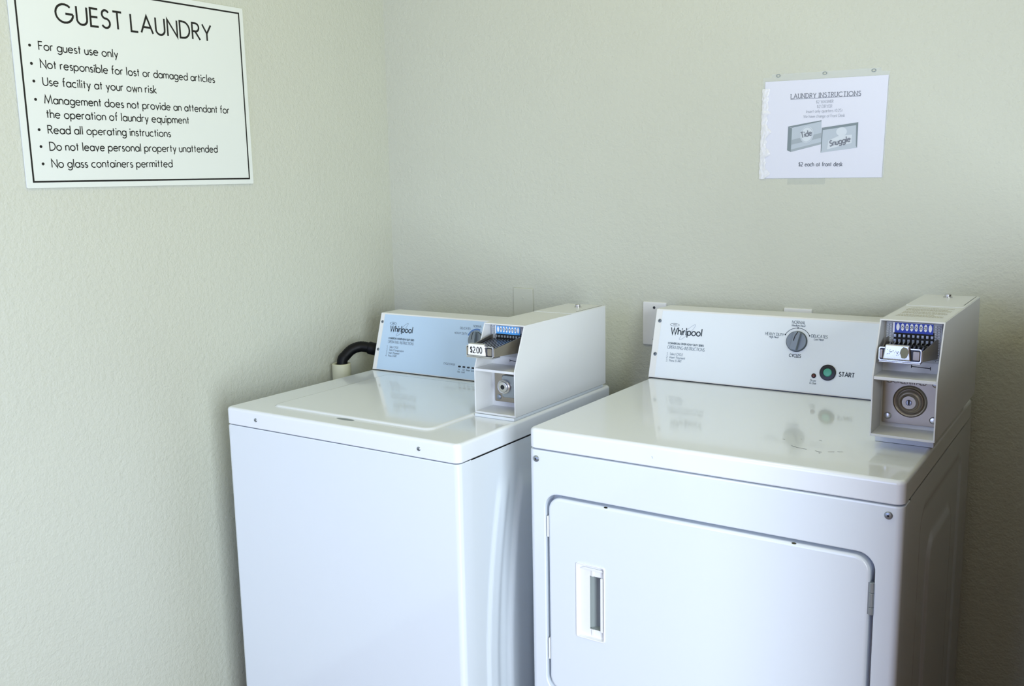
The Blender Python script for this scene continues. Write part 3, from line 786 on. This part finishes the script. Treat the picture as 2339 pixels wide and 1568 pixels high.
# ================================================================ wall plates
def wall_plate(x0, x1, ztop, h, m, screws, label):
    t = empty('wall_plate', ((x0 + x1) / 2, 0, ztop - h / 2)); tag(t, label, 'wall plate', 'wall plates behind the machines')
    w = (x1 - x0) / 2; g = G(); F = frame((0, 0, 0), (1, 0, 0), (0, 0, 1))
    L = [[(p[0], p[1], n_) for p in rrect(-w + k, w - k, -h / 2 + k, h / 2 - k, .003, 4)] for k, n_ in ((0, .0002), (0, .003), (.0012, .0052), (.004, .0062))]
    g.loft(L, F, False, True); g.make('cover', m, t)
    for sz in screws:
        g = G(); g.lathe([(.0036, .0060), (.0034, .0070), (0, .0074)], 16, F @ T(0, sz)); g.make('cover_screw', M['darkmetal'] if m is not M['wall_paint'] else M['wall_paint'], t)
    return t


wall_plate(.4511, .5180, 1.1315, .115, M['wall_paint'], (.030, -.030), 'blank wall plate painted like the wall, behind the washing machine')
wall_plate(.8604, .9275, 1.1138, .1148, M['plastic'], (.0445 - .0018, -.0415), 'white wall plate with a dark screw, beside the left end of the dryer console')
wall_plate(1.2345, 1.3030, 1.1185, .115, M['plastic'], (.030, -.030), 'white wall plate just peeking over the top of the dryer console')

# ================================================================ sign on the left wall
t = empty('wall_sign', (0, -.84613, 1.65332)); t.rotation_euler = (math.radians(.3), 0, 0)
tag(t, 'large white GUEST LAUNDRY rules sign with a thin black border on the left wall', 'sign')
sw, sh = .60795, .43694
F = frame((0, 0, 0), (0, 1, 0), (0, 0, 1))
g = G(); g.prism(rrect(-sw / 2, sw / 2, -sh / 2, sh / 2, .003, 3), .0012, .0050, F, .0007); g.make('board', M['sign'], t)
g = G(); bi = .0135
g.ribbon([(-sw / 2 + bi + .002, -sh / 2 + bi), (sw / 2 - bi, -sh / 2 + bi), (sw / 2 - bi, sh / 2 - bi), (-sw / 2 + bi + .002, sh / 2 - bi)], .0038, F, .0050, closed=True)
g.make('border_line', M['black'], t)
sy, sz = -.84613, 1.65332
g = G(); NN = .0050
S = lambda y, z: (y - sy, z - sz)
x_, y_ = S(-1.0490, 1.7812); text(g, 'GUEST LAUNDRY', x_, y_, .0375, .4030, .122, F, NN, gap=.21, space=.36)
g.make('title_lettering', M['black'], t)
rows = [('For guest use only', -1.0938, 1.7195, -.9096, 1), ('Not responsible for lost or damaged articles', -1.0938, 1.6830, -.6452, 1), ('Use facility at your own risk', -1.0925, 1.6475, -.8158, 1),
        ('Management does not provide an attendant for', -1.0928, 1.6105, -.6068, 1), ('the operation of laundry equipment', -1.0915, 1.5811, -.7310, 0), ('Read all operating instructions', -1.0918, 1.5486, -.7863, 1),
        ('Do not leave personal property unattended', -1.0915, 1.5138, -.6522, 1), ('No glass containers permitted', -1.0907, 1.4779, -.7883, 1)]
for s_, a, zb_, b, bul in rows:
    g = G()
    x_, y_ = S(a, zb_); text(g, s_, x_, y_, .0168, b - a, .135, F, NN, gap=.17, space=.36)
    if bul: g.flat(ell(x_ - .0195, y_ + .0074, .0031, .0031, 18), F, NN + .00025)
    g.make('rule_lettering', M['black'], t)

# ================================================================ instruction sheet on the back wall
t = empty('notice_sheet', (1.31014, 0, 1.53588)); t.rotation_euler = (0, math.radians(1.10477), 0)
tag(t, 'paper LAUNDRY INSTRUCTIONS notice in a clear plastic sleeve on the back wall', 'notice')
F = frame((0, 0, 0), (1, 0, 0), (0, 0, 1))
g = G(); g.prism([(-.1370, -.1128), (.1390, -.1098), (.1402, .1118), (-.1372, .1108)], .0012, .0016, F); g.make('paper', M['paper'], t)
g = G()
random.seed(8)
right = [(.1425 + random.uniform(-.0012, .0006), -.108 + .226 * i / 14) for i in range(15)]
outer = [(-.1418, -.1142), (.1397, -.1105)] + right + [(.1430, .1203), (.1247, .1212), (.1234, .1285), (-.1232, .1270), (-.1226, .1192), (-.1428, .1202)]
g.holed(outer, [ell(x, .1232, .0042, .0028, 16) for x in (-.107, .0005, .108)], F, .0006)
sl_ = g.make('plastic_sleeve', M['sleeve'], t, wn=False)
g = G()
for x in (-.107, .0005, .108): g.ribbon(ell(x, .1232, .0044, .0030, 18), .0012, F, .0008, closed=True)
g.make('punch_hole', M['print1'], t)
g = G(); vs = []; fs = []; nu, nv = 8, 60       # crumpled left margin of the sleeve
for j in range(nv + 1):
    v_ = -.1142 + .2090 * j / nv
    wdt = .012 + .010 * max(0, math.sin(j * .45)) * (1 if j < 45 else .2) + .004 * random.random()
    for i in range(nu + 1):
        q = i / nu; vs.append((-.1422 - (.0018 * random.random() if i == 0 else 0) + wdt * q, v_, .0021 + (.0030 * random.random() if 0 < i < nu else 0)))
for j in range(nv):
    for i in range(nu): fs.append((j * (nu + 1) + i, j * (nu + 1) + i + 1, (j + 1) * (nu + 1) + i + 1, (j + 1) * (nu + 1) + i))
g.add(vs, fs, F); g.make('crumpled_margin', M['crumple'], t, 80, wn=False)
NN = .0017
g = G(); text(g, 'LAUNDRY INSTRUCTIONS', -.0745, .0702, .0098, .1575, .15, F, NN, serif=True, gap=.26); g.ribbon([(-.0752, .0682), (.0832, .0694)], .0009, F, NN)
g.make('heading_lettering', M['pinkgrey'], t); g = G(); text(g, '$2 each at front desk', -.0488, -.0845, .0088, .1000, .18, F, NN, gap=.20, space=.5)
g.make('footer_lettering', M['pinkgrey'], t)
g = G(); text(g, '$2 WASHER', .0040, .0572, .0062, .0390, .13, F, NN, center=True, serif=True); text(g, '$2 DRYER', .0041, .0468, .0062, .0340, .13, F, NN, center=True, serif=True)
text(g, 'Insert only quarters (0.25)', .0036, .0364, .0064, .0810, .12, F, NN, center=True); text(g, 'We have change at Front Desk', .0037, .0252, .0064, .0935, .12, F, NN, center=True)
g.make('body_lettering', M['pinkgrey2'], t)
# printed picture of the two soap cartons
g = G(); g.cur = 0
g.flat([(-.0779, .0070), (-.0011, .0190), (-.0011, .0165), (-.0685, .0035)], F, NN + .0001)
g.flat([(-.0780, .0068), (-.0685, .0028), (-.0689, -.0517), (-.0780, -.0476)], F, NN + .0001)
g.make('carton_picture', M['print1'], t)
g = G(); g.flat([(-.0685, .0028), (-.0011, .0165), (.0007, -.0350), (-.0689, -.0517)], F, NN); g.make('carton_picture', M['print3'], t)
g = G(); g.flat([(-.0690, -.0240), (-.0003, -.0095), (-.0003, -.0205), (-.0690, -.0350)], F, NN + .0002); g.flat([(-.0690, -.0460), (.0005, -.0300), (.0007, -.0350), (-.0689, -.0517)], F, NN + .0002); g.make('carton_picture', M['print2'], t)
g = G(); g.flat(ell(-.0334, -.0125, .0156, .0186, 28, -8), F, NN + .0004); g.make('carton_picture', M['print4'], t)
g = G(); g.ribbon(ell(-.0334, -.0125, .0136, .0166, 28, -8), .0015, F, NN + .0005, closed=True); g.make('carton_picture', M['print3'], t)
Ft = F @ T(-.0334, -.0150) @ Matrix.Rotation(math.radians(14), 4, 'Z')
g = G(); text(g, 'Tide', 0, -.002, .0125, .0245, .18, Ft, NN + .0006, center=True)
Fs = F @ T(.0430, -.0320) @ Matrix.Rotation(math.radians(13), 4, 'Z')
g.make('carton_lettering', M['pinkgrey'], t); g = G(); text(g, 'Snuggle', 0, -.0030, .0120, .0465, .20, Fs, NN + .0008, center=True, slant=.15); g.make('carton_lettering', M['pinkgrey'], t)
g = G(); g.flat([(.0007, .0015), (.0813, .0110), (.0816, -.0441), (.0007, -.0542)], F, NN + .0003); g.make('carton_picture', M['print3'], t)
g = G(); g.flat([(.0007, .0019), (.0813, .0120), (.0790, .0060), (.0030, -.0032)], F, NN + .0005); g.flat([(.0007, .0019), (.0030, -.0032), (.0025, -.0490), (.0007, -.0542)], F, NN + .00053); g.flat([(.0770, .0060), (.0813, .0120), (.0816, -.0441), (.0790, -.0400)], F, NN + .00056); g.make('carton_picture', M['print1'], t)
g = G(); g.flat([(.0150, -.0470), (.0690, -.0335), (.0690, -.0150), (.0400, -.0170), (.0170, -.0270)], F, NN + .0006); g.flat(ell(.0455, -.0080, .0120, .0100, 20), F, NN + .00066); g.make('carton_picture', M['print4'], t)
g = G(); g.prism([(-.0742, -.1265), (.0135, -.1260), (.0135, -.1120), (-.0742, -.1130)], .0003, .0005, F); g.make('tape_strip', M['tape'], t)

# ================================================================ drain pipe and hose in the corner
px_, py_, pz_ = .0450, -.2930, .9225
g = G(); ro, ri = .0235, .0195
g.lathe([(ro, 0), (ro, pz_ - .052), (ro + .0035, pz_ - .050), (ro + .0035, pz_ - .002), (ro + .002, pz_), (ri, pz_), (ri, pz_ - .12), (0, pz_ - .12)], 32)
o = g.make('drain_pipe', M['pvc']); o.location = (px_, py_, 0)
tag(o, 'cream plastic standpipe between the left wall and the washing machine', 'pipe')
ctl = [(.045, -.2910, .85), (.045, -.2900, .925), (.0500, -.2790, .9440), (.0600, -.2620, .9600), (.0750, -.2440, .9665), (.0920, -.2320, .9640), (.1080, -.2220, .9590), (.1200, -.2050, .9560), (.1260, -.170, .953), (.130, -.130, .940), (.150, -.105, .900), (.180, -.100, .80)]


def catmull(c, k=8):
    c = [Vector(p) for p in c]; out = []
    for i in range(len(c) - 1):
        p0, p1, p2, p3 = c[max(i - 1, 0)], c[i], c[i + 1], c[min(i + 2, len(c) - 1)]
        for j in range(k):
            s_ = j / k; out.append(.5 * ((2 * p1) + (p2 - p0) * s_ + (2 * p0 - 5 * p1 + 4 * p2 - p3) * s_ ** 2 + (3 * p1 - p0 - 3 * p2 + p3) * s_ ** 3))
    return out + [c[-1]]


pts = catmull(ctl)
t = empty('drain_hose', (.045, -.29, .85)); tag(t, 'black rubber drain hose arching out of the standpipe behind the washing machine', 'hose')
loc0 = Vector((.045, -.29, .85))
g = G(); g.tube([p - loc0 for p in pts], [.0150 + .0005 * (i % 2) for i in range(len(pts))], 18); g.make('hose', M['rubber'], t)
k0 = int(5.2 * 8)
g = G(); g.tube([p - loc0 for p in pts[k0:k0 + 16]], [.0168] + [.0182] * 14 + [.0168], 18); g.make('hose_cuff', M['rubber'], t)


# ---------------------------------------------------------------- labels of the parts that look different from their thing
PART_LABELS = {'start_button': 'black ringed start button with a green cap', 'green_cap': 'green push cap', 'red_lens': 'small dark red lamp lens', 'cycle_knob': 'round grey cycle knob with a ridge grip',
               'pull_cup': 'grey recessed finger cup', 'hinge': 'steel door hinge', 'lock_plate': 'brushed steel lock plate', 'denomination_label': 'blue coin value label', 'price_label': 'white price label',
               'slide_handle': 'bright steel slide handle', 'crumpled_margin': 'crumpled shiny left edge of the sleeve', 'plastic_sleeve': 'clear plastic sleeve with punched top strip', 'dial_arc': 'thin arc over the cycle knob'}
for o in COL.objects:
    k = o.name.split('.')[0]
    if o.parent and k in PART_LABELS: o['label'] = PART_LABELS[k]
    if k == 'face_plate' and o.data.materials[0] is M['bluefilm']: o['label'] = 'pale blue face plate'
